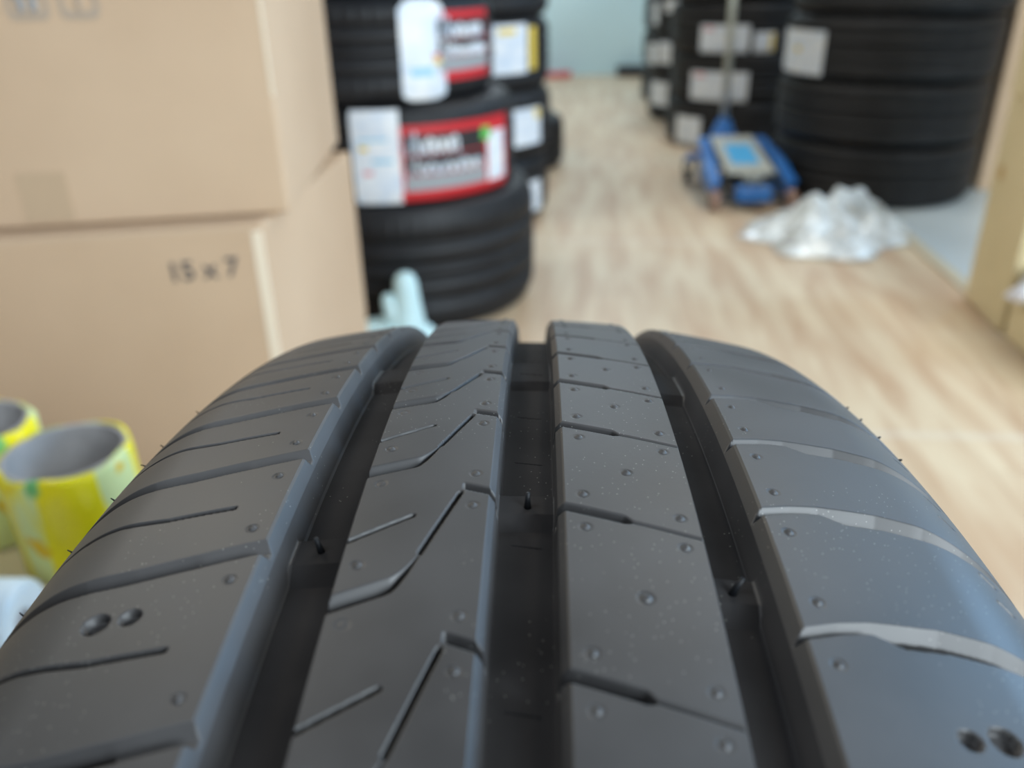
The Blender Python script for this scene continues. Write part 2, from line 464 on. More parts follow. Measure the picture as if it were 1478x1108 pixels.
        if fine or True:
            s1 = a + .655 * p
            dig((-92, -47.4), lambda A, B: 2.6 * (1 - ramp(np.abs(B - s1 - np.interp(-A, [47, 59, 72, 92], [0, 1.4, 1.2, .6])), .2, .55)) * ramp(-A, 47.3, 47.8), s1 - 2, s1 + 4)
        if fine:
            for (u_, s_) in ((-42.7, a - 3.0), (-42.6, a + 8.6)):
                dig((u_ - 1.6, u_ + 1.6), lambda A, B, u_=u_, s_=s_: pit(A, B, u_, s_), s_ - 1.6, s_ + 1.6, True)
    # right shoulder
    Ss = L['S']
    for i, a in enumerate(Ss):
        def f(U_, S_):
            v = U_ - 39.0
            path = a + np.interp(v, [-2, 0, 5, 10, 20, 28, 35, 45, 55], [.4, 0, -1.5, -2.4, -2.9, -2.0, -.4, .6, 1.0])
            t = S_ - path
            dp = ramp(v, 9.5, 13.5)
            w = 2.1 + 2.2 * dp * (1 - .5 * ramp(v, 28, 40))
            d = 2.0 * ramp(t, 0, 1.75) + (.25 + 4.5 * dp) * ramp(t, 1.75, 1.95)
            return d * (1 - ramp(t, w - .2, w))
        dig((37.4, 92), f, a - 5, a + 8)
        if fine:
            for (u_, s_) in ((42.2, a - 5.0), (42.0, a + 5.9)):
                dig((u_ - 1.6, u_ + 1.6), lambda A, B, u_=u_, s_=s_: pit(A, B, u_, s_), s_ - 1.6, s_ + 1.6, True)
            for s_ in (a + 5.6, a + 12.0):
                dig((73.5, 78), lambda A, B, s_=s_: .8 * (1 - ramp(seg_dist(A, B, (74.8, s_ - .6), (76.6, s_ + .6)), .3, .6)), s_ - 2, s_ + 2)
    if fine:
        for (u_, s_) in ((17.5, 159.3), (17.3, 129.5), (17.3, 82.3), (17.3, 104.0)):
            dig((u_ - 2, u_ + 2), lambda A, B, u_=u_, s_=s_: pit(A, B, u_, s_, 1.15 if s_ > 150 else .95), s_ - 2, s_ + 2, True)
        for (u_, s_, r_) in ((-60.3, 161.9, 1.9), (-55.4, 161.2, 1.5), (56.0, 176.9, 1.45), (60.8, 176.3, 1.95)):
            dig((u_ - 3, u_ + 3), lambda A, B, u_=u_, s_=s_, r_=r_: 1.5 * (1 - ramp(np.hypot(A - u_, B - s_), r_ - .1, r_ + .1)), s_ - 3, s_ + 3)
        for s_ in (50, 70, 95.4, 116, 141.6, 173.6, 203):   # fine lines moulded on the centre groove floor
            dig((-2.4, 3.7), lambda A, B, s_=s_: 7.9 * (1 - ramp(np.abs(B - s_ - .15 * A), .1, .3)) * (ramp(A, -2.3, -2) * (1 - ramp(A, 3.3, 3.6))), s_ - 1.5, s_ + 1.5)
    return D


def pit(A, B, u_, s_, r=.92):
    d = np.hypot(A - u_, B - s_)
    moat = .16 * np.clip(1 - np.abs(d - r * .85) / (r * .35), 0, 1)
    stub = .42 * np.clip(1 - (d / (r * .68)) ** 2, 0, 1) ** .8
    dimple = .22 * np.clip(1 - (np.hypot(A - u_ + .12, B - s_ - .1) / .3) ** 2, 0, 1)
    return moat - stub + dimple


def tread_points(uc, sr, D):
    pr = crown(uc); sl = (crown(uc + .01) - crown(uc - .01)) / .02
    th = -sr / R0
    er = np.sin(th)[:, None] * E1[None, :] + np.cos(th)[:, None] * E2[None, :]
    nrm = 1 / np.sqrt(1 + sl ** 2)
    r = (R0 + pr)[None, :] - D * nrm[None, :]
    uu = uc[None, :] + D * (sl * nrm)[None, :]
    return C0 + (uu[..., None] * AXV + r[..., None] * er[:, None, :]) / 1000


def grid_faces(nr, nc, off=0, wrap=False):
    i, j = np.meshgrid(np.arange(nr if wrap else nr - 1), np.arange(nc - 1), indexing='ij')
    i2 = (i + 1) % nr
    return np.stack([i * nc + j, i * nc + j + 1, i2 * nc + j + 1, i2 * nc + j], -1).reshape(-1, 4) + off


tyre = empty('car_tyre', (float(C0[0]), float(C0[1]), 0))
tag(tyre, 'new black car tyre standing upright in the foreground, wide grooved tread facing the camera', 'tyre')
bpy.context.view_layer.update()
OFF = np.array([C0[0], C0[1], 0])

base = np.arange(-88, 88.01, 0.24)
extra = np.array(sorted(set(GU)))
base = base[np.min(np.abs(base[:, None] - extra[None, :]), 1) > 0.06]
uc = np.sort(np.concatenate([base, extra, extra + .02, extra - .02]))
rows = np.concatenate([np.arange(-30, 60, 0.3), np.arange(60, 110, 0.24), np.arange(110, 215.01, 0.135)])
D = tread_depth(uc, rows, FL)
# the last rows blend to the coarser pattern of the rest of the ring
V1 = tread_points(uc, rows, D)
F1 = grid_faces(len(rows), len(uc))
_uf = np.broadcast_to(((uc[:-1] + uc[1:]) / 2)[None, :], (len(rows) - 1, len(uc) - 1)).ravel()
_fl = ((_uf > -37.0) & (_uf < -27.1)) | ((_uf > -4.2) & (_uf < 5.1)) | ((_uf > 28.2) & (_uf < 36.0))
tread = mesh_obj('tread', (V1 - OFF).reshape(-1, 3), F1, None, tyre, smooth=True, mats=[M['rubber'], M['groove_shade_rubber']], fmat=_fl.astype(int))
# rest of the ring, coarser
circ = 2 * math.pi * R0
uc2 = np.unique(np.round(np.concatenate([np.arange(-88, 88.01, 1.5), np.array(GU)]), 3))
rows2 = np.arange(215, circ - 30 + .01, (circ - 245) / 1460)
npit = int((circ - 30 - 230) / 26)
per = (circ - 30 - 225) / npit
lst = {k: [v[-1] + per * (i + 1) for i in range(npit - 1)] for k, v in FL.items()}
D2 = tread_depth(uc2, rows2, lst, fine=False, twi=False)
V2 = tread_points(uc2, rows2, D2)
mesh_obj('tread', (V2 - OFF).reshape(-1, 3), grid_faces(len(rows2), len(uc2)), M['rubber'], tyre, smooth=True)


def ring_part(name, prof, mat):
    """prof: (u, r) mm, revolved about the tyre axis"""
    n = 360; th = np.linspace(0, 2 * math.pi, n, endpoint=False)
    er = np.sin(th)[:, None] * E1 + np.cos(th)[:, None] * E2
    p = np.array(prof, float)
    V = C0 + (p[None, :, 0, None] * AXV + p[None, :, 1, None] * er[:, None, :]) / 1000
    return mesh_obj(name, (V - OFF).reshape(-1, 3), grid_faces(n, len(p), wrap=True), mat, tyre, smooth=True)


def smooth_prof(pts, k=8):
    out = []
    P_ = [pts[0]] + list(pts) + [pts[-1]]
    for i in range(1, len(P_) - 2):
        for q in range(k):
            t = q / k; p0, p1, p2, p3 = (np.array(P_[i + d], float) for d in (-1, 0, 1, 2))
            out.append(.5 * ((2 * p1) + (-p0 + p2) * t + (2 * p0 - 5 * p1 + 4 * p2 - p3) * t * t + (-p0 + 3 * p1 - 3 * p2 + p3) * t ** 3))
    out.append(np.array(pts[-1], float)); return out


e88 = R0 + float(crown(np.array([88.0]))[0])
for sgn in (1, -1):
    ee = R0 + float(crown(np.array([88.0 * sgn]))[0])
    sp = smooth_prof([(88, ee), (93, ee - 8), (98, ee - 20), (102, 264), (103.5, 248), (101, 230), (97, 216), (97.5, 213), (94, 208), (91, 203), (84, 200), (80, 203)])
    ring_part('sidewall', [(u * sgn, r) for u, r in sp], M['rubber'])
ring_part('inner_liner', smooth_prof([(80, 203), (86, 222), (91, 245), (88, 272), (76, 296), (50, 309), (0, 314), (-50, 309), (-76, 296), (-88, 272), (-91, 245), (-86, 222), (-80, 203)]), M['black_rubber'])


def tyre_point(u, s, d=0.0):
    return tread_points(np.array([float(u)]), np.array([float(s)]), np.array([[float(d)]]))[0, 0]


def vent_spew(u, s, d0, length, lean=(0, 0), r=0.45):
    """thin moulding hair standing out of the rubber"""
    a = tyre_point(u, s, d0 + .3); b = tyre_point(u + lean[0] * .5, s + lean[1] * .5, d0 - length * .55); c = tyre_point(u + lean[0], s + lean[1], d0 - length)
    mb = MB().tube([a - OFF, b - OFF, c - OFF], r / 1000, 10, radii=[r / 1000 * 1.5, r / 1000, r / 1000 * .8])
    return mb.build('vent_spew', M['black_rubber'], tyre, smooth=True)


vent_spew(0.7, 133.0, 5.7, 3.0)
vent_spew(-32.8, 143.8, 5.7, 2.6, (-.5, -.4))
vent_spew(32.4, 151.2, 5.7, 2.8, (1.2, -.6))
rnd = random.Random(4)
for u_, s_ in ((-80.6, 133), (-79.8, 117), (-79, 104), (-80.2, 92), (-82, 148), (-78, 76)):
    vent_spew(u_, s_, 0, .8, (-.5 + rnd.random() * .6, rnd.uniform(-.5, .5)), .13)
for u_, s_ in ((77.5, 66), (78, 74), (77.8, 86), (78.2, 97)):
    vent_spew(u_, s_, 0, .5, (.2, rnd.uniform(-.3, .3)), .25)

# ------------------------------------------------------------------ stacked tyres
def revolve_tyre(r, w, blocks=64):
    """tread mesh (grooved) and two sidewalls of a lying tyre, z from 0 to w"""
    n = blocks * 6; zc = w / 2; sh = .022
    tp = []
    def g(z, d): tp.append((r - d, z))
    hw = w / 2 * .80
    xs = [(-hw, .006), (-hw + .01, .0015), (-hw * .62, 0), (-hw * .62 + .0012, .006), (-hw * .5, .006), (-hw * .5 + .0012, 0),
          (-hw * .2, -.001), (-hw * .2 + .001, .006), (-hw * .08, .006), (-hw * .08 + .001, -.001),
          (hw * .08, -.001), (hw * .08 + .001, .006), (hw * .2, .006), (hw * .2 + .001, -.001), (hw * .5, 0), (hw * .5 + .0012, .006), (hw * .62, .006), (hw * .62 + .0012, 0),
          (hw - .01, .0015), (hw, .006)]
    V = []
    for k in range(n):
        a = 2 * math.pi * k / n; cut = (k % 6 == 0)
        for z, d in xs:
            dd = d + (.004 if cut and abs(z) > hw * .64 else 0)
            V.append(((r - dd) * math.cos(a), (r - dd) * math.sin(a), zc + z))
    T = (np.array(V), grid_faces(n, len(xs), wrap=True))
    S = []
    for sg in (-1, 1):
        pr = smooth_prof([(r - .006, sg * hw), (r - .018, sg * (w / 2 - .005)), (r - .045, sg * w / 2), (r - .075, sg * (w / 2 - .004)), (r - .1, sg * (w / 2 - .012)), (r - .108, sg * (w / 2 - .03)), (r - .1, sg * (w / 2 - .04))], 4)
        m_ = 96; VV = [(q[0] * math.cos(2 * math.pi * k / m_), q[0] * math.sin(2 * math.pi * k / m_), zc + q[1]) for k in range(m_) for q in pr]
        S.append((np.array(VV), grid_faces(m_, len(pr), wrap=True)))
    return T, S


_cache = {}


def stacked_tyre(cx, cy, z, r, w, label, group, rot=0.0):
    key = (round(r, 3), round(w, 3))
    root = empty('stacked_tyre', (cx, cy, z), 0)
    tag(root, label, 'tyre', group)
    if key not in _cache:
        T, S = revolve_tyre(r, w)
        t = mesh_obj('tread', T[0], T[1], M['black_rubber'], root)
        sw = [mesh_obj('sidewall', s_[0], s_[1], M['black_rubber'], root, smooth=True) for s_ in S]
        _cache[key] = [t] + sw
    else:
        for q in _cache[key]:
            c = q.copy(); COL.objects.link(c); c.parent = root
    root['_r'] = r; root['_w'] = w
    return root


def curved_patch(name, root, mat, a0, a1, z0, z1, off=.0012, parent=None, round_top=0.0):
    """sticker that follows the tread; angles in radians, z in room coordinates"""
    r = root['_r'] + .0012 + off; zc = root.location[2]
    n = 14; V = []; nz = 10
    for i in range(n + 1):
        t = i / n; a = a0 + (a1 - a0) * t
        zt = z1 - round_top * (2 * t - 1) ** 4; zb = z0 + round_top * .6 * (2 * t - 1) ** 4
        for j in range(nz + 1):
            z = zb + (zt - zb) * j / nz - zc
            half = root['_w'] / 2; q = abs(z - half) / (half * .8)
            rr = r - max(0, q - 1) ** 1.5 * .09
            V.append((rr * math.cos(a), rr * math.sin(a), z))
    N0 = len(V)
    inner = [(x * (1 - .0006 / r), y * (1 - .0006 / r), z) for x, y, z in V]
    f = grid_faces(n + 1, nz + 1)
    # parent space: root has no rotation
    o = mesh_obj(name, np.array(V + inner), np.concatenate([f, f[:, ::-1] + N0]), mat, parent or root, smooth=True)
    return o


def label_at(root, mat, x0, x1, y0, y1, name='label_sticker', off=.0012, parent=None, round_top=0.0):
    """sticker measured in the photograph: left/right and top/bottom"""
    c = (root.location[0], root.location[1]); r = root['_r']
    ym = (y0 + y1) / 2; xm = (x0 + x1) / 2
    a0, _ = hit_cyl(x0, ym, c, r); a1, _ = hit_cyl(x1, ym, c, r)
    if a0 > 0: a0 -= 2 * math.pi
    if a1 > 0: a1 -= 2 * math.pi
    _, zt = hit_cyl(xm, y0, c, r); _, zb = hit_cyl(xm, y1, c, r)
    zl, zh = root.location[2] + .006, root.location[2] + root['_w'] - .006
    zt, zb = min(zt, zh), max(zb, zl)
    if zt - zb < .02: zt = min(zb + .05, zh); zb = max(zt - .1, zl)
    return curved_patch(name, root, mat, a0, a1, zb, zt, off, parent, round_top), (a0, a1, zb, zt)


def script_strokes(root, parent, a0, a1, z0, z1, mat, seed, n=6, th=.006, off=.003):
    """hand-lettered white brand script, curved round the tread"""
    rn = random.Random(seed); r = root['_r'] + .0012 + off; mb = MB(); zc = root.location[2]
    H = z1 - z0
    for k in range(n):
        b0 = a0 + (a1 - a0) * (k + .1) / n; b1 = a0 + (a1 - a0) * (k + .85) / n
        tall = 1.0 if k == 0 else rn.choice((.55, .62, .7))
        kind = rn.choice(('n', 'o', 'u')) if k else 'N'
        pts = {'N': [(0, 0), (.12, 1), (.75, 0), (1, 1)], 'n': [(0, 0), (.05, .9), (.5, 1), (.85, .8), (.95, 0)],
               'o': [(.5, 0), (.05, .3), (.1, .8), (.5, 1), (.9, .75), (.9, .3), (.5, 0)], 'u': [(0, 1), (.08, .2), (.5, 0), (.9, .3), (.95, 1)]}[kind]
        P3 = []
        for x, y in pts:
            a = b0 + (b1 - b0) * x; z = z0 + H * y * tall - zc
            P3.append((r * math.cos(a), r * math.sin(a), z))
        mb.tube(P3, th / 2, 6)
    return mb.build('brand_lettering', mat, parent)


GL = 'tyres stacked on the left side of the aisle'
# near-left stack (bottom tyre is the widest)
L1 = stacked_tyre(-.25, 2.06, 0, .312, .29, 'black tyre without a sticker, bottom of the nearest left stack', GL)
L2 = stacked_tyre(-.275, 2.06, .29, .292, .205, 'black tyre with long red and white stickers, second from the floor beside the cardboard boxes', GL)
L3 = stacked_tyre(-.32, 2.06, .495, .292, .205, 'black tyre with a round-topped white sticker, third from the floor beside the cardboard boxes', GL)
L4 = stacked_tyre(-.30, 2.06, .70, .292, .205, 'black tyre at the top edge of the photo, fourth in the nearest left stack', GL)


def red_label(t, x0, x1, y0, y1, seed, tail=True):
    lab, (a0, a1, zb, zt) = label_at(t, M['red_label'], x0, x1, y0, y1)
    lab['label'] = 'red sticker with white lettering'
    w = a1 - a0; h = zt - zb
    e = a0 + w * (.70 if tail else .97)
    curved_patch('black_band', t, M['black_label'], a0 + w * .03, e, zb + h * .62, zt - h * .12, .0018, lab)
    curved_patch('black_band', t, M['black_label'], a0 + w * .03, e, zb + h * .36, zb + h * .60, .0018, lab)
    curved_patch('grey_band', t, M['grey_label'], a0 + w * .03, e, zb + h * .14, zb + h * .34, .0018, lab)
    script_strokes(t, lab, a0 + w * .06, a0 + w * (.45 if tail else .8), zb + h * .62, zb + h * .92, M['white_label'], seed, 6, .008)
    script_strokes(t, lab, a0 + w * .06, a0 + w * (.66 if tail else .9), zb + h * .36, zb + h * .58, M['white_label'], seed + 5, 9, .007)
    if tail:
        curved_patch('white_panel', t, M['white_label'], a0 + w * .73, a0 + w * .95, zb + h * .12, zb + h * .8, .0018, lab)
        curved_patch('green_dot', t, M['green_label'], a0 + w * .66, a0 + w * .76, zt - h * .3, zt - h * .12, .0025, lab, .004)
    return lab


def white_label(t, x0, x1, y0, y1, spots=(), round_top=0.0):
    lab, (a0, a1, zb, zt) = label_at(t, M['white_label'], x0, x1, y0, y1, round_top=round_top)
    lab['label'] = 'white paper sticker'
    for (fx, fy, sx, sy, mk) in spots:
        curved_patch('printed_patch', t, M[mk], a0 + (a1 - a0) * fx, a0 + (a1 - a0) * (fx + sx), zb + (zt - zb) * (fy), zb + (zt - zb) * (fy + sy), .0018, lab)
    return lab


red_label(L2, 577, 729, 176, 284, 3)
white_label(L2, 509, 579, 153, 300, ((.15, .58, .18, .05, 'yellow_label'), (.2, .32, .2, .05, 'pink_label'), (.15, .68, .6, .03, 'blue_label'), (.4, .45, .45, .04, 'blue_label')))
red_label(L3, 628, 701, 14, 114, 8, False)
white_label(L3, 577, 641, -6, 156, ((.7, .36, .2, .05, 'yellow_label'), (.72, .42, .2, .04, 'red_label'), (.2, .25, .5, .08, 'blue_label')), .02)

B1a = stacked_tyre(-.175, 2.88, 0, .31, .205, 'bottom tyre of the second left stack, white sticker low on its edge', GL)
B1b = stacked_tyre(-.165, 2.88, .205, .31, .205, 'middle tyre of the second left stack, small white sticker facing the aisle', GL)
B1c = stacked_tyre(-.17, 2.88, .41, .31, .205, 'upper tyre of the second left stack with a large pale blue sticker', GL)
B1d = stacked_tyre(-.17, 2.88, .615, .31, .205, 'topmost visible tyre of the second left stack at the top of the photo', GL)
white_label(B1a, 754, 779, 262, 306)
white_label(B1b, 737, 779, 157, 210, ((.75, .7, .2, .25, 'yellow_label'),))
white_label(B1c, 697, 760, 36, 108, ((.3, .8, .4, .12, 'yellow_label'), (.02, .5, .12, .4, 'pink_label')))
label_at(B1c, M['yellow_label'], 763, 772, 38, 100)
stacked_tyre(-.07, 3.65, 0, .31, .2, 'single tyre lying on the floor behind the two left stacks', GL)

GR = 'tyres stacked on the right side of the aisle'
c1 = (1.312, 3.05)
for k, (z, nm) in enumerate(((0, 'bottom tyre of the big near right stack, behind the clear plastic wrap'), (.198, 'second tyre from the floor in the big near right stack, no sticker'),
                             (.396, 'third tyre of the big near right stack with a white square sticker'), (.594, 'fourth tyre of the big near right stack, at the top edge'))):
    t = stacked_tyre(c1[0] + (0, -.004, .004, .02)[k], c1[1], z + .004, .34 if k < 3 else .345, .198, nm, GR)
    if k == 2: white_label(t, 1134, 1190, 43, 107, ((.45, .5, .12, .12, 'yellow_label'),))
c2 = (1.08, 4.1)
for k, nm in enumerate(('bottom tyre of the right stack behind the blue jack, small white sticker', 'second tyre of the right stack behind the jack handle, wide white sticker',
                        'third tyre of the right stack behind the jack handle, two white stickers', 'top tyre of the right stack behind the jack handle')):
    t = stacked_tyre(c2[0] + (0, .01, -.005, 0)[k], c2[1], .2 * k + .004, .315, .2, nm, GR)
    if k == 0: white_label(t, 976, 1011, 168, 208)
    if k == 1: white_label(t, 997, 1079, 104, 152, ((.08, .8, .2, .12, 'pink_label'),))
    if k == 2:
        white_label(t, 1011, 1081, 36, 85, ((.08, .8, .2, .12, 'pink_label'),)); white_label(t, 1087, 1117, 46, 98, ((.75, .1, .2, .8, 'yellow_label'),))
c3 = (1.10, 4.82)
for k, nm in enumerate(('bottom tyre of the third right stack, pale sticker facing the aisle', 'second tyre of the third right stack, two pale stickers facing the aisle',
                        'third tyre of the third right stack, tall narrow white sticker', 'top tyre of the third right stack')):
    t = stacked_tyre(c3[0] + (0, -.008, .004, 0)[k], c3[1], .2 * k + .004, .31, .2, nm, GR)
    if k == 0: white_label(t, 940, 964, 118, 152)
    if k == 1: white_label(t, 933, 948, 62, 92); white_label(t, 951, 969, 60, 92); white_label(t, 973, 984, 96, 118)
    if k == 2: white_label(t, 934, 951, 2, 34); white_label(t, 961, 982, -4, 18)
c4 = (1.17, 5.54)
for k, nm in enumerate(('bottom tyre of the farthest right stack', 'second tyre of the farthest right stack', 'third tyre of the farthest right stack', 'top tyre of the farthest right stack')):
    stacked_tyre(c4[0], c4[1], .2 * k + .004, .31, .2, nm, GR)

# ------------------------------------------------------------------ cardboard boxes
def carton(name, quad, z0, z1, mat, label, group=None, worn=None, tape=False, bev=.006):
    """quad: base corners, front-right first, counter-clockwise seen from above"""
    cx = sum(p[0] for p in quad) / 4; cy = sum(p[1] for p in quad) / 4
    root = empty(name, (cx, cy, z0)); tag(root, label, 'box', group)
    q = [(x - cx, y - cy) for x, y in quad]
    MB().prism(q, 0, z1 - z0).build('carton_body', mat, root, bevel=bev)
    # top flaps meet in the middle under a strip of tape
    mid = [((q[0][0] + q[1][0]) / 2, (q[0][1] + q[1][1]) / 2), ((q[2][0] + q[3][0]) / 2, (q[2][1] + q[3][1]) / 2)]
    return root, (cx, cy)


def face_frame(p0, p1):
    """horizontal direction along a vertical face from p0 to p1, and its outward normal"""
    d = np.array([p1[0] - p0[0], p1[1] - p0[1], 0.0]); d /= np.linalg.norm(d)
    return d, np.array([d[1], -d[0], 0.0])


UC = [(-.295, 1.114), (-.321, 1.627), (-.842, 1.541), (-.816, 1.032)]      # upper carton: near-right, far-right, far-left, near-left
LC = [(-.322, 1.064), (-.288, 1.561), (-.83, 1.486), (-.86, .982)]
GB = 'cardboard cartons stacked on the left'
low, lo_c = carton('cardboard_carton', LC, 0, .448, M['cardboard'], 'lower tan cardboard carton printed 15x7, standing on the floor at the left', GB)
upp, up_c = carton('cardboard_carton', UC, .450, .93, M['cardboard'], 'upper tan cardboard carton with grey handling symbols, on top of the 15x7 carton', GB)


def on_face(pt_a, pt_b, origin_xy, x, z, off=.0012):
    """point at distance x from corner pt_a along the face towards pt_b, at height z (local to carton origin)"""
    d, n = face_frame(pt_a, pt_b)
    p = np.array([pt_a[0], pt_a[1], 0]) + d * x
    if np.dot(n, np.array([origin_xy[0], origin_xy[1], 0]) - p) > 0: n = -n
    return p + n * off, n, d


def face_quad(name, carton_root, origin, A, B, x0, x1, z0, z1, mat, off=.0012, z_base=0.0):
    p0, n, d = on_face(A, B, origin, x0, 0, off); p1 = p0 + d * (x1 - x0)
    zz0, zz1 = z0 - z_base, z1 - z_base
    v = []
    for o_ in (0, -.0015):
        for p, z in ((p0, zz0), (p1, zz0), (p1, zz1), (p0, zz1)):
            q = p + n * o_; v.append((q[0] - origin[0], q[1] - origin[1], z))
    return MB().hexa(v).build(name, mat, carton_root)


def text_on_face(name, txt, carton_root, origin, A, B, x, z, size, mat, z_base=0.0, tilt=0.0):
    cu = bpy.data.curves.new(name, 'FONT'); cu.body = txt; cu.size = size; cu.extrude = .0003; cu.offset = size * .02
    tmp = bpy.data.objects.new('tmp', cu); COL.objects.link(tmp)
    me = bpy.data.meshes.new_from_object(tmp.evaluated_get(bpy.context.evaluated_depsgraph_get()))
    bpy.data.objects.remove(tmp); bpy.data.curves.remove(cu)
    me.name = name; me.materials.clear(); me.materials.append(mat)
    p, n, d = on_face(A, B, origin, x, 0, .0014)
    if np.dot(np.cross(d, [0, 0, 1]), n) < 0: d = -d
    o = bpy.data.objects.new(name, me); COL.objects.link(o); o.parent = carton_root
    mt = Matrix.Identity(4)
    for i in range(3):
        mt[i][0] = d[i]; mt[i][1] = (0, 0, 1)[i]; mt[i][2] = n[i]
    mt[0][3] = p[0] - origin[0]; mt[1][3] = p[1] - origin[1]; mt[2][3] = z - z_base
    o.matrix_local = mt @ Matrix.Rotation(tilt, 4, 'Z')
    return o


text_on_face('size_print', '15 x 7', low, lo_c, LC[0], LC[3], .128, .380, .036, M['box_ink'], 0, math.radians(1.5))
# worn pale corner of the lower carton
face_quad('worn_edge', low, lo_c, LC[0], LC[3], .000, .014, .0, .440, M['cardboard_edge'])
face_quad('worn_edge', upp, up_c, UC[0], UC[3], .0, .004, .60, .93, M['cardboard_edge'], z_base=.45)
# old tape mark low on the upper carton
face_quad('tape_mark', upp, up_c, UC[0], UC[3], .272, .330, .458, .520, M['old_tape'], z_base=.45)


def outline(name, root, origin, A, B, x0, x1, z0, z1, th, mat, z_base):
    mb = MB(); r = min(x1 - x0, z1 - z0) * .18; pts = []
    for cx, cz, a0 in ((x1 - r, z1 - r, 0), (x0 + r, z1 - r, 90), (x0 + r, z0 + r, 180), (x1 - r, z0 + r, 270)):
        for k in range(7):
            a = math.radians(a0 + 15 * k); pts.append((cx + r * math.cos(a), cz + r * math.sin(a)))
    V = []
    for (px, pz) in pts:
        cxm, czm = (x0 + x1) / 2, (z0 + z1) / 2
        for s_ in (1, 1 - 2 * th / (x1 - x0)):
            p, n, d = on_face(A, B, origin, cxm + (px - cxm) * s_, 0, .0013)
            V.append((p[0] - origin[0], p[1] - origin[1], czm + (pz - czm) * s_ - z_base))
    n_ = len(pts); F = [(2 * i, 2 * ((i + 1) % n_), 2 * ((i + 1) % n_) + 1, 2 * i + 1) for i in range(n_)]
    return mb.add(V, F).build(name, mat, root)


def stroke(name, root, origin, A, B, pts, w, mat, z_base):
    mb = MB(); P3 = []
    for x, z in pts:
        p, n, d = on_face(A, B, origin, x, 0, .001); P3.append((p[0] - origin[0], p[1] - origin[1], z - z_base))
    return mb.tube(P3, w / 2, 6).build(name, mat, root)


def px_to_face(A, B, x, y):
    """measured position on the vertical plane through A and B: (distance from A, height)"""
    d, n = face_frame(A, B); r = ray(x, y)
    t = (A[0] * n[0] + A[1] * n[1]) / (r[0] * n[0] + r[1] * n[1]); p = CAM + r * t
    return (p[0] - A[0]) * d[0] + (p[1] - A[1]) * d[1], p[2]


x1_, z1_ = px_to_face(UC[0], UC[3], 14, 30); x0_, _ = px_to_face(UC[0], UC[3], 75, 28)
x3_, z3_ = px_to_face(UC[0], UC[3], 90, 29); x2_, _ = px_to_face(UC[0], UC[3], 147, 28)
hgt = .062
for (a_, b_) in ((x0_, x1_), (x2_, x3_), (x1_ + .012, x1_ + .072)):
    fr = outline('handling_symbol', upp, up_c, UC[0], UC[3], a_, b_, z1_, z1_ + hgt, .006, M['box_ink_pale'], .45)
    cm_ = (a_ + b_) / 2; hw_ = abs(b_ - a_) / 2
    if a_ == x0_:     # two cupped hands
        for sg in (-1, 1):
            s_ = stroke('symbol_hand', upp, up_c, UC[0], UC[3], [(cm_ + sg * hw_ * .28, z1_ + .010), (cm_ + sg * hw_ * .3, z1_ + .022), (cm_ + sg * hw_ * .75, z1_ + .040)], .008, M['grey_label'], .45)
        stroke('symbol_parcel', upp, up_c, UC[0], UC[3], [(cm_ - hw_ * .4, z1_ + .036), (cm_, z1_ + .029), (cm_ + hw_ * .4, z1_ + .036)], .009, M['grey_label'], .45)
    else:             # umbrella handle
        stroke('symbol_shaft', upp, up_c, UC[0], UC[3], [(cm_, z1_ + .011), (cm_, z1_ + .048)], .006, M['box_ink_pale'], .45)

# right-hand cartons
RC = [(1.235, 1.70), (1.275, 1.90), (1.75, 1.86), (1.72, 1.62)]
A1, A2 = (1.075, 1.685), (1.108, 1.905)
GBR = 'pale cartons stacked on the right'
for z0, z1, dx, nm in ((.004, .476, 0, 'lower pale tan carton at the right edge, beside the floor strip'), (.478, .94, -.004, 'upper pale tan carton at the top right corner of the photo')):
    quad = [(A1[0] + dx, A1[1]), (A1[0] + .5 + dx, A1[1] - .05), (A2[0] + .5 + dx, A2[1] - .05), (A2[0] + dx, A2[1])]
    rt_, o_ = carton('cardboard_carton', quad, z0, z1, M['cardboard_pale'], nm, GBR)
    if z0 < .1:
        mk = face_quad('brown_smudge', rt_, o_, A2, A1, .03, .055, .30, .33, new_mat('brown_smudge', (0.5, .33, .14), .8), z_base=z0)
quad = [(1.045, 1.30), (1.5, 1.27), (1.52, 1.60), (1.072, 1.662)]
nb, nbo = carton('cardboard_carton', quad, .004, .11, M['cardboard_pale'], 'low flat pale carton at the right edge under a white plastic bag', GBR)
# tall brown carton between the right stack and the pale cartons
carton('cardboard_carton', [(1.685, 2.97), (2.0, 2.97), (2.03, 3.3), (1.715, 3.3)], .004, .9, M['cardboard'], 'tall narrow brown carton behind the pale cartons, beside the right tyre stack')


def blob(name, label, cat, loc, size, mat, seed, amp=.3, kind=None, n=48):
    rn = np.random.RandomState(seed)
    th = np.linspace(0, 2 * math.pi, n, endpoint=False); ph = np.linspace(0.02, math.pi / 2, n // 2)
    P_, T_ = np.meshgrid(ph, th, indexing='ij')
    d = np.zeros_like(P_)
    for k in range(14):
        v = rn.normal(size=3); v /= np.linalg.norm(v); f_ = rn.uniform(3, 13); ph0 = rn.uniform(0, 6)
        q = np.sin(P_) * np.cos(T_) * v[0] + np.sin(P_) * np.sin(T_) * v[1] + np.cos(P_) * v[2]
        d += np.abs(np.sin(f_ * q + ph0)) / f_ * 3
    d = (d - d.mean()) * amp / 2
    rr = 1 + d
    V = np.stack([rr * np.sin(P_) * np.cos(T_) * size[0], rr * np.sin(P_) * np.sin(T_) * size[1], np.maximum(rr * np.cos(P_), 0) * size[2] + .001], -1)
    o = mesh_obj(name, V.transpose(1, 0, 2).reshape(-1, 3), grid_faces(n, n // 2, wrap=True), mat, smooth=True)
    o.location = loc; tag(o, label, cat, kind=kind)
    return o


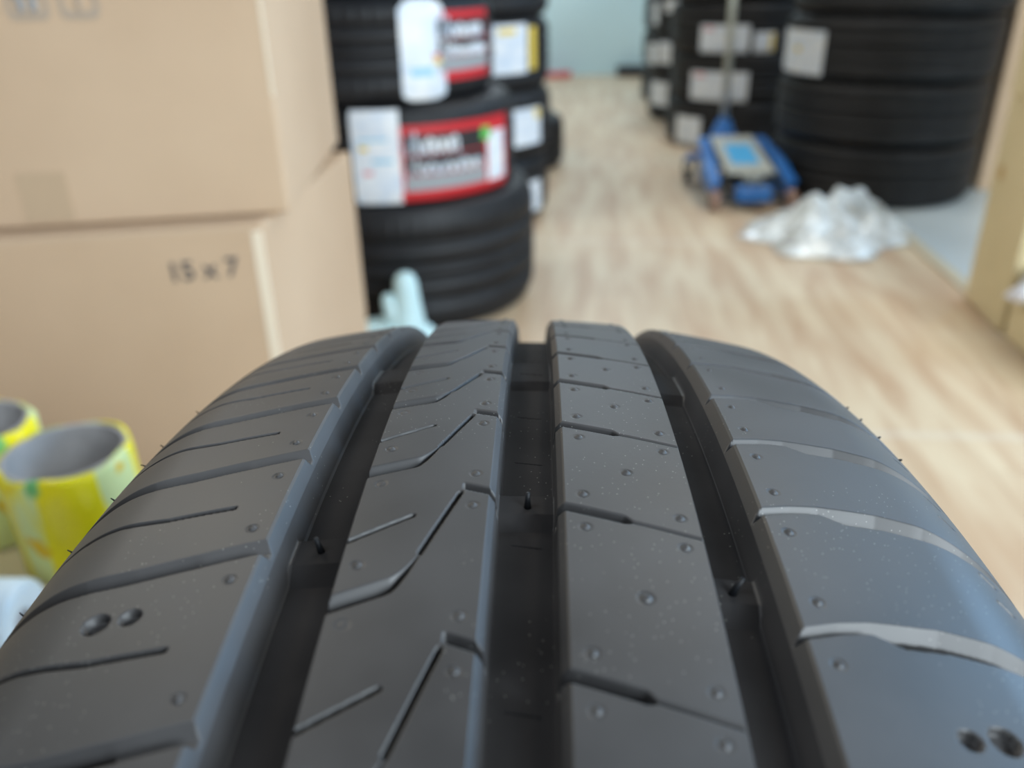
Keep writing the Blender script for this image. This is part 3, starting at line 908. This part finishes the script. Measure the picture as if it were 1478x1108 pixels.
wp = new_mat('white_thin_plastic', (.82, .85, .95), .35)
blob('plastic_bag', 'crumpled white plastic bag on the low carton at the right edge', 'bag', (1.125, 1.60, .111), (.085, .06, .075), wp, 5, .35)

# clear plastic wrap heap on the floor
cl = bpy.data.materials.new('clear_plastic_film'); cl.use_nodes = True
N, L, b = nodes(cl)
b.inputs['Base Color'].default_value = (.88, .96, 1, 1); b.inputs['Roughness'].default_value = .18
tp_ = N.new('ShaderNodeBsdfTransparent'); tp_.inputs[0].default_value = (.93, .96, .97, 1)
mixs = N.new('ShaderNodeMixShader'); out = N['Material Output']
tcn = N.new('ShaderNodeTexCoord'); nzn = N.new('ShaderNodeTexNoise'); nzn.inputs['Scale'].default_value = 16; nzn.inputs['Detail'].default_value = 5
L.new(tcn.outputs['Object'], nzn.inputs['Vector'])
mr = N.new('ShaderNodeMapRange'); mr.inputs['From Min'].default_value = .35; mr.inputs['From Max'].default_value = .65
mr.inputs['To Min'].default_value = .35; mr.inputs['To Max'].default_value = .95
L.new(nzn.outputs['Fac'], mr.inputs['Value']); L.new(mr.outputs[0], mixs.inputs[0])
L.new(tp_.outputs[0], mixs.inputs[1]); L.new(b.outputs[0], mixs.inputs[2]); L.new(mixs.outputs[0], out.inputs['Surface'])
def film_heap():
    rn = np.random.RandomState(11); n = 110
    gx, gy = np.meshgrid(np.linspace(-1, 1, n), np.linspace(-1, 1, n), indexing='ij')
    rr = np.sqrt(gx ** 2 + gy ** 2)
    ridge = np.zeros_like(gx)
    for k in range(26):
        a = rn.uniform(0, math.pi); f_ = rn.uniform(3, 16); ridge += (1 - np.abs(np.sin(f_ * (gx * math.cos(a) + gy * math.sin(a)) + rn.uniform(0, 6)))) / (f_ ** .8)
    ridge /= ridge.max()
    h = np.clip(1 - rr ** 2, 0, 1) ** .7
    lump = .065 * np.exp(-((gx + .35) ** 2 / .15 + (gy + .1) ** 2 / .4)) + .085 * np.exp(-((gx - .35) ** 2 / .22 + (gy - .15) ** 2 / .35))
    z = h * (lump * (.55 + .8 * ridge) + .05 * ridge) + .003
    z[rr > 1] = .003
    ang = np.arctan2(gy, gx); lim = 1 + .13 * np.sin(3 * ang + 1) + .08 * np.sin(7 * ang)
    sc_ = np.where(rr > 1, 1 / np.maximum(rr, 1e-6), 1)
    X = gx * sc_ * lim * .25; Y = gy * sc_ * lim * .20
    return np.stack([X, Y, z], -1)
fh = film_heap()
fo = mesh_obj('plastic_film', fh.reshape(-1, 3), grid_faces(110, 110), cl, smooth=True)
fo.location = (.955, 2.43, .004); fo.rotation_euler = (0, 0, math.radians(8))
tag(fo, 'crumpled heap of clear plastic film on the floor in front of the right tyre stack', 'plastic wrap')

# ------------------------------------------------------------------ blue trolley jack
def trolley_jack():
    jz = math.atan2(-.045, 1)               # faces the camera, turned a little
    root = empty('trolley_jack', (.824, 2.79, 0), math.radians(-2))
    tag(root, 'blue trolley jack with upright pale handle, in front of the right tyre stacks', 'jack')
    # x across, y towards the rear (away from the camera)
    for sx in (-1, 1):
        x0, x1 = sx * .128, sx * .086
        side = [(x0, .02), (x1, .52)]
        mb = MB(); th = .018
        for (ya, za, yb, zb, xa, xb) in ((0.0, .085, .16, .13, x0, sx * .122), (.16, .13, .40, .165, sx * .122, sx * .104), (.40, .165, .56, .13, sx * .104, sx * .055)):
            p = []
            for zf in (0, 1):
                for (xx, yy, zt) in ((xa - th / 2, ya, za), (xa + th / 2, ya, za), (xb + th / 2, yb, zb), (xb - th / 2, yb, zb)):
                    p.append((xx, yy, .032 if zf == 0 else zt))
            mb.hexa(p)
        fr = mb.build('side_frame', M['jack_blue'], root, bevel=.006)
        # flange on top of the frame
        mb = MB()
        for (ya, za, yb, zb, xa, xb) in ((0.0, .085, .16, .13, x0, sx * .122), (.16, .13, .40, .165, sx * .122, sx * .104), (.40, .165, .56, .13, sx * .104, sx * .055)):
            mb.hexa([(xa - .02, ya, za), (xa + .02, ya, za), (xb + .02, yb, zb), (xb - .02, yb, zb), (xa - .02, ya, za + .006), (xa + .02, ya, za + .006), (xb + .02, yb, zb + .006), (xb - .02, yb, zb + .006)])
        mb.build('frame_flange', M['jack_blue'], fr, bevel=.002)
        # front wheel (axle across)
        w = MB()
        pr = [(.012, -.014), (.030, -.014), (.034, -.010), (.034, .010), (.030, .014), (.012, .014)]
        v = []; nn = 28
        for r_, xx in pr:
            for k in range(nn):
                a = 2 * math.pi * k / nn; v.append((sx * .128 + xx, r_ * math.cos(a) - .012, .034 + r_ * math.sin(a)))
        f = [(i * nn + k, i * nn + (k + 1) % nn, ((i + 1) % 6) * nn + (k + 1) % nn, ((i + 1) % 6) * nn + k) for i in range(6) for k in range(nn)]
        w.add(v, f).build('front_wheel', M['wheel_tan'], root, smooth=True)
        # rear caster on an outrigger
        cx_, cy_ = sx * (.15 if sx < 0 else .11), .40
        out_ = MB().box((sx * (.118 if sx < 0 else .10), cy_, .10), (.06, .05, .02)).tube([(cx_, cy_, .10), (cx_, cy_, .085)], .02, 14).build('caster_bracket', M['jack_blue'], root, bevel=.003)
        MB().box((cx_ - .016, cy_ + .008, .06), (.004, .036, .05)).box((cx_ + .016, cy_ + .008, .06), (.004, .036, .05)).box((cx_, cy_, .085), (.036, .036, .004)).build('caster_fork', M['jack_dark'], root)
        v = []
        for r_, xx in ((.006, -.011), (.024, -.011), (.026, -.007), (.026, .007), (.024, .011), (.006, .011)):
            for k in range(nn):
                a = 2 * math.pi * k / nn; v.append((cx_ + xx, cy_ + .012 + r_ * math.cos(a), .0265 + r_ * math.sin(a)))
        MB().add(v, f).build('caster_wheel', M['jack_dark'], root, smooth=True)
    # axle and front cross bar
    MB().tube([(-.145, -.012, .034), (.145, -.012, .034)], .009, 14).build('front_axle', M['jack_dark'], root)
    MB().box((0, -.012, .055), (.12, .045, .05)).build('front_crossbar', M['jack_blue'], root, bevel=.008)
    # lifting arm and saddle
    MB().hexa([(-.035, .0, .05), (.035, .0, .05), (.045, .3, .07), (-.045, .3, .07), (-.030, .0, .085), (.030, .0, .085), (.04, .3, .12), (-.04, .3, .12)]).build('lifting_arm', M['jack_dark'], root, bevel=.004)
    MB().lathe([(0, 0), (.030, 0), (.036, .014), (.036, .022), (.028, .022), (.026, .012), (0, .012)], 28, (0, .03, .09)).build('saddle', M['jack_plate'], root, smooth=False)
    # sloping cover plate with a bright sticker
    pl = MB().hexa([(-.082, .04, .108), (.082, .04, .108), (.078, .40, .168), (-.078, .40, .168), (-.082, .04, .114), (.082, .04, .114), (.078, .40, .174), (-.078, .40, .174)]).build('cover_plate', M['jack_plate'], root, bevel=.002)
    MB().hexa([(-.048, .12, .1275), (.048, .12, .1275), (.048, .31, .1592), (-.048, .31, .1592), (-.048, .12, .1283), (.048, .12, .1283), (.048, .31, .16), (-.048, .31, .16)]).build('sticker', M['sticker_blue'], pl)
    # rear block and handle socket
    MB().hexa([(-.075, .42, .05), (.075, .42, .05), (.04, .60, .05), (-.04, .60, .05), (-.07, .42, .165), (.07, .42, .165), (.034, .60, .15), (-.034, .60, .15)]).build('rear_block', M['jack_blue'], root, bevel=.008)
    sk = MB().tube([(.0, .54, .14), (.002, .55, .215)], .026, 20, radii=[.055, .022]).build('handle_socket', M['jack_blue'], root, smooth=False)
    h = MB().tube([(.002, .55, .19), (.000, .575, .62), (-.002, .60, 1.05)], .0145, 20).build('handle', M['jack_handle'], root, smooth=True)
    MB().tube([(-.002, .60, 1.04), (-.002, .606, 1.17)], .019, 20).build('grip', M['jack_dark'], h, smooth=True)
    return root


trolley_jack()

# ------------------------------------------------------------------ things on the left, near the camera
st = empty('cardboard_carton', (-.50, .52, 0)); tag(st, 'small carton under the yellow tape rolls at the left edge', 'box')
MB().box((0, 0, .15), (.31, .34, .30)).build('carton_body', M['cardboard_pale'], st, bevel=.004)
TOP = .301


def tape_roll(loc, r, h, label, seed):
    root = empty('tape_roll', loc, seed); tag(root, label, 'tape roll', 'yellow printed tape rolls')
    n = 72; V = []; prof = [(r - .004, 0), (r, .003), (r + .0008, h * .3), (r - .0012, h * .6), (r + .0006, h - .004), (r - .0015, h - .0005), (r - .005, h)]
    rn = random.Random(seed)
    for q in range(n):
        a = 2 * math.pi * q / n
        for (rr, z) in prof:
            wob = .0013 * math.sin(3 * a + z * 60 + seed) + .0008 * math.sin(9 * a + z * 90)
            zz = z + (.0012 * math.sin(5 * a + seed) if z > h * .8 else 0)
            V.append(((rr + wob) * math.cos(a), (rr + wob) * math.sin(a), zz))
    mesh_obj('printed_wrap', np.array(V), grid_faces(n, len(prof), wrap=True), M['yellow'], root, smooth=True)
    MB().lathe([(r - .004, 0), (r - .0045, h - .0002), (r - .0075, h - .0002), (r - .008, h - .001), (r - .008, 0)], 64, closed=True).build('paper_core', M['core'], root)
    return root


tape_roll((-.360, .577, TOP), .051, .098, 'yellow printed tape roll nearest the tyre, on the small carton', 1)
tape_roll((-.462, .620, TOP), .051, .100, 'yellow printed tape roll at the left edge, behind the nearer roll', 2)
wc = empty('white_tape_roll', (-.372, .452, TOP)); tag(wc, 'white rounded plastic roll lying in front of the yellow tape rolls', 'roll')

# pale plastic bag standing behind the big tyre
def carrier_bag():
    root = empty('carrier_bag', (-.235, 1.665, 0)); tag(root, 'pale blue plastic bag with a handle standing up, behind the big tyre', 'bag')
    mt = new_mat('pale_blue_plastic', (.52, .74, .80), .35)
    n = 64; V = []
    zs = [(0, .075), (.004, .09), (.02, .094), (.045, .09), (.058, .080), (.066, .066), (.070, .04), (.071, .0)]
    for k in range(n):
        a = 2 * math.pi * k / n
        for z, r_ in zs:
            w = 1 + .05 * math.sin(5 * a + z * 40) + .03 * math.sin(11 * a - z * 70)
            V.append((r_ * w * math.cos(a) * 1.0 - .02, r_ * w * math.sin(a) * .55, z))
    mesh_obj('bag_body', np.array(V), grid_faces(n, len(zs), wrap=True), mt, root, smooth=True)
    def lobe(name, pts, rad):
        return MB().tube(pts, .01, 24, radii=rad).build(name, mt, root, smooth=True)
    lobe('bag_handle', [(.012, 0, .04), (.014, 0, .075), (.016, .0, .105), (.016, .0, .135), (.015, 0, .156), (.014, 0, .170), (.013, 0, .177), (.013, 0, .179)], [.046, .037, .030, .0265, .025, .020, .011, .001])
    lobe('bag_handle', [(-.006, -.004, .05), (-.012, -.004, .085), (-.020, -.004, .108), (-.023, -.004, .122), (-.024, -.004, .131), (-.024, -.004, .134)], [.03, .024, .018, .015, .009, .001])
    return root


carrier_bag()

# ------------------------------------------------------------------ far end of the aisle
rb = empty('red_packet', (.36, 6.86, 0), AX); tag(rb, 'flat red and white packet on the floor against the back wall', 'packet')
MB().box((0, 0, .022), (.30, .12, .044)).build('packet_body', new_mat('red_packet', (.6, .08, .09), .5), rb, bevel=.006)
MB().box((0, -.002, .0455), (.16, .05, .003)).build('printed_patch', M['white_label'], rb)
bb = empty('black_case', (.985, 6.86, 0), AX); tag(bb, 'small black case on the floor against the back wall', 'case')
MB().box((0, 0, .035), (.24, .16, .06)).build('case_body', M['black_label'], bb, bevel=.006)
MB().box((0, 0, .0675), (.23, .15, .006)).build('lid', M['jack_dark'], bb, bevel=.002)
mb = MB().tube([(-.035, -.083, .045), (-.035, -.098, .045), (.035, -.098, .045), (.035, -.083, .045)], .004, 8)
mb.build('handle', M['jack_dark'], bb)

# white roll lying on the small carton
def white_roll(root):
    pr = [(.010, -.026), (.026, -.030), (.031, -.026), (.032, 0), (.031, .026), (.026, .030), (.010, .026)]
    n = 40; V = []
    for k in range(n):
        a = 2 * math.pi * k / n
        for r_, x in pr: V.append((x, r_ * math.cos(a), .032 + r_ * math.sin(a)))
    F = grid_faces(n, len(pr), wrap=True)
    mesh_obj('roll_body', np.array(V), F, M['white_plastic'], root, smooth=True)
    MB().tube([(-.024, 0, .032), (.024, 0, .032)], .0105, 20).build('core', M['core'], root)


white_roll(wc)
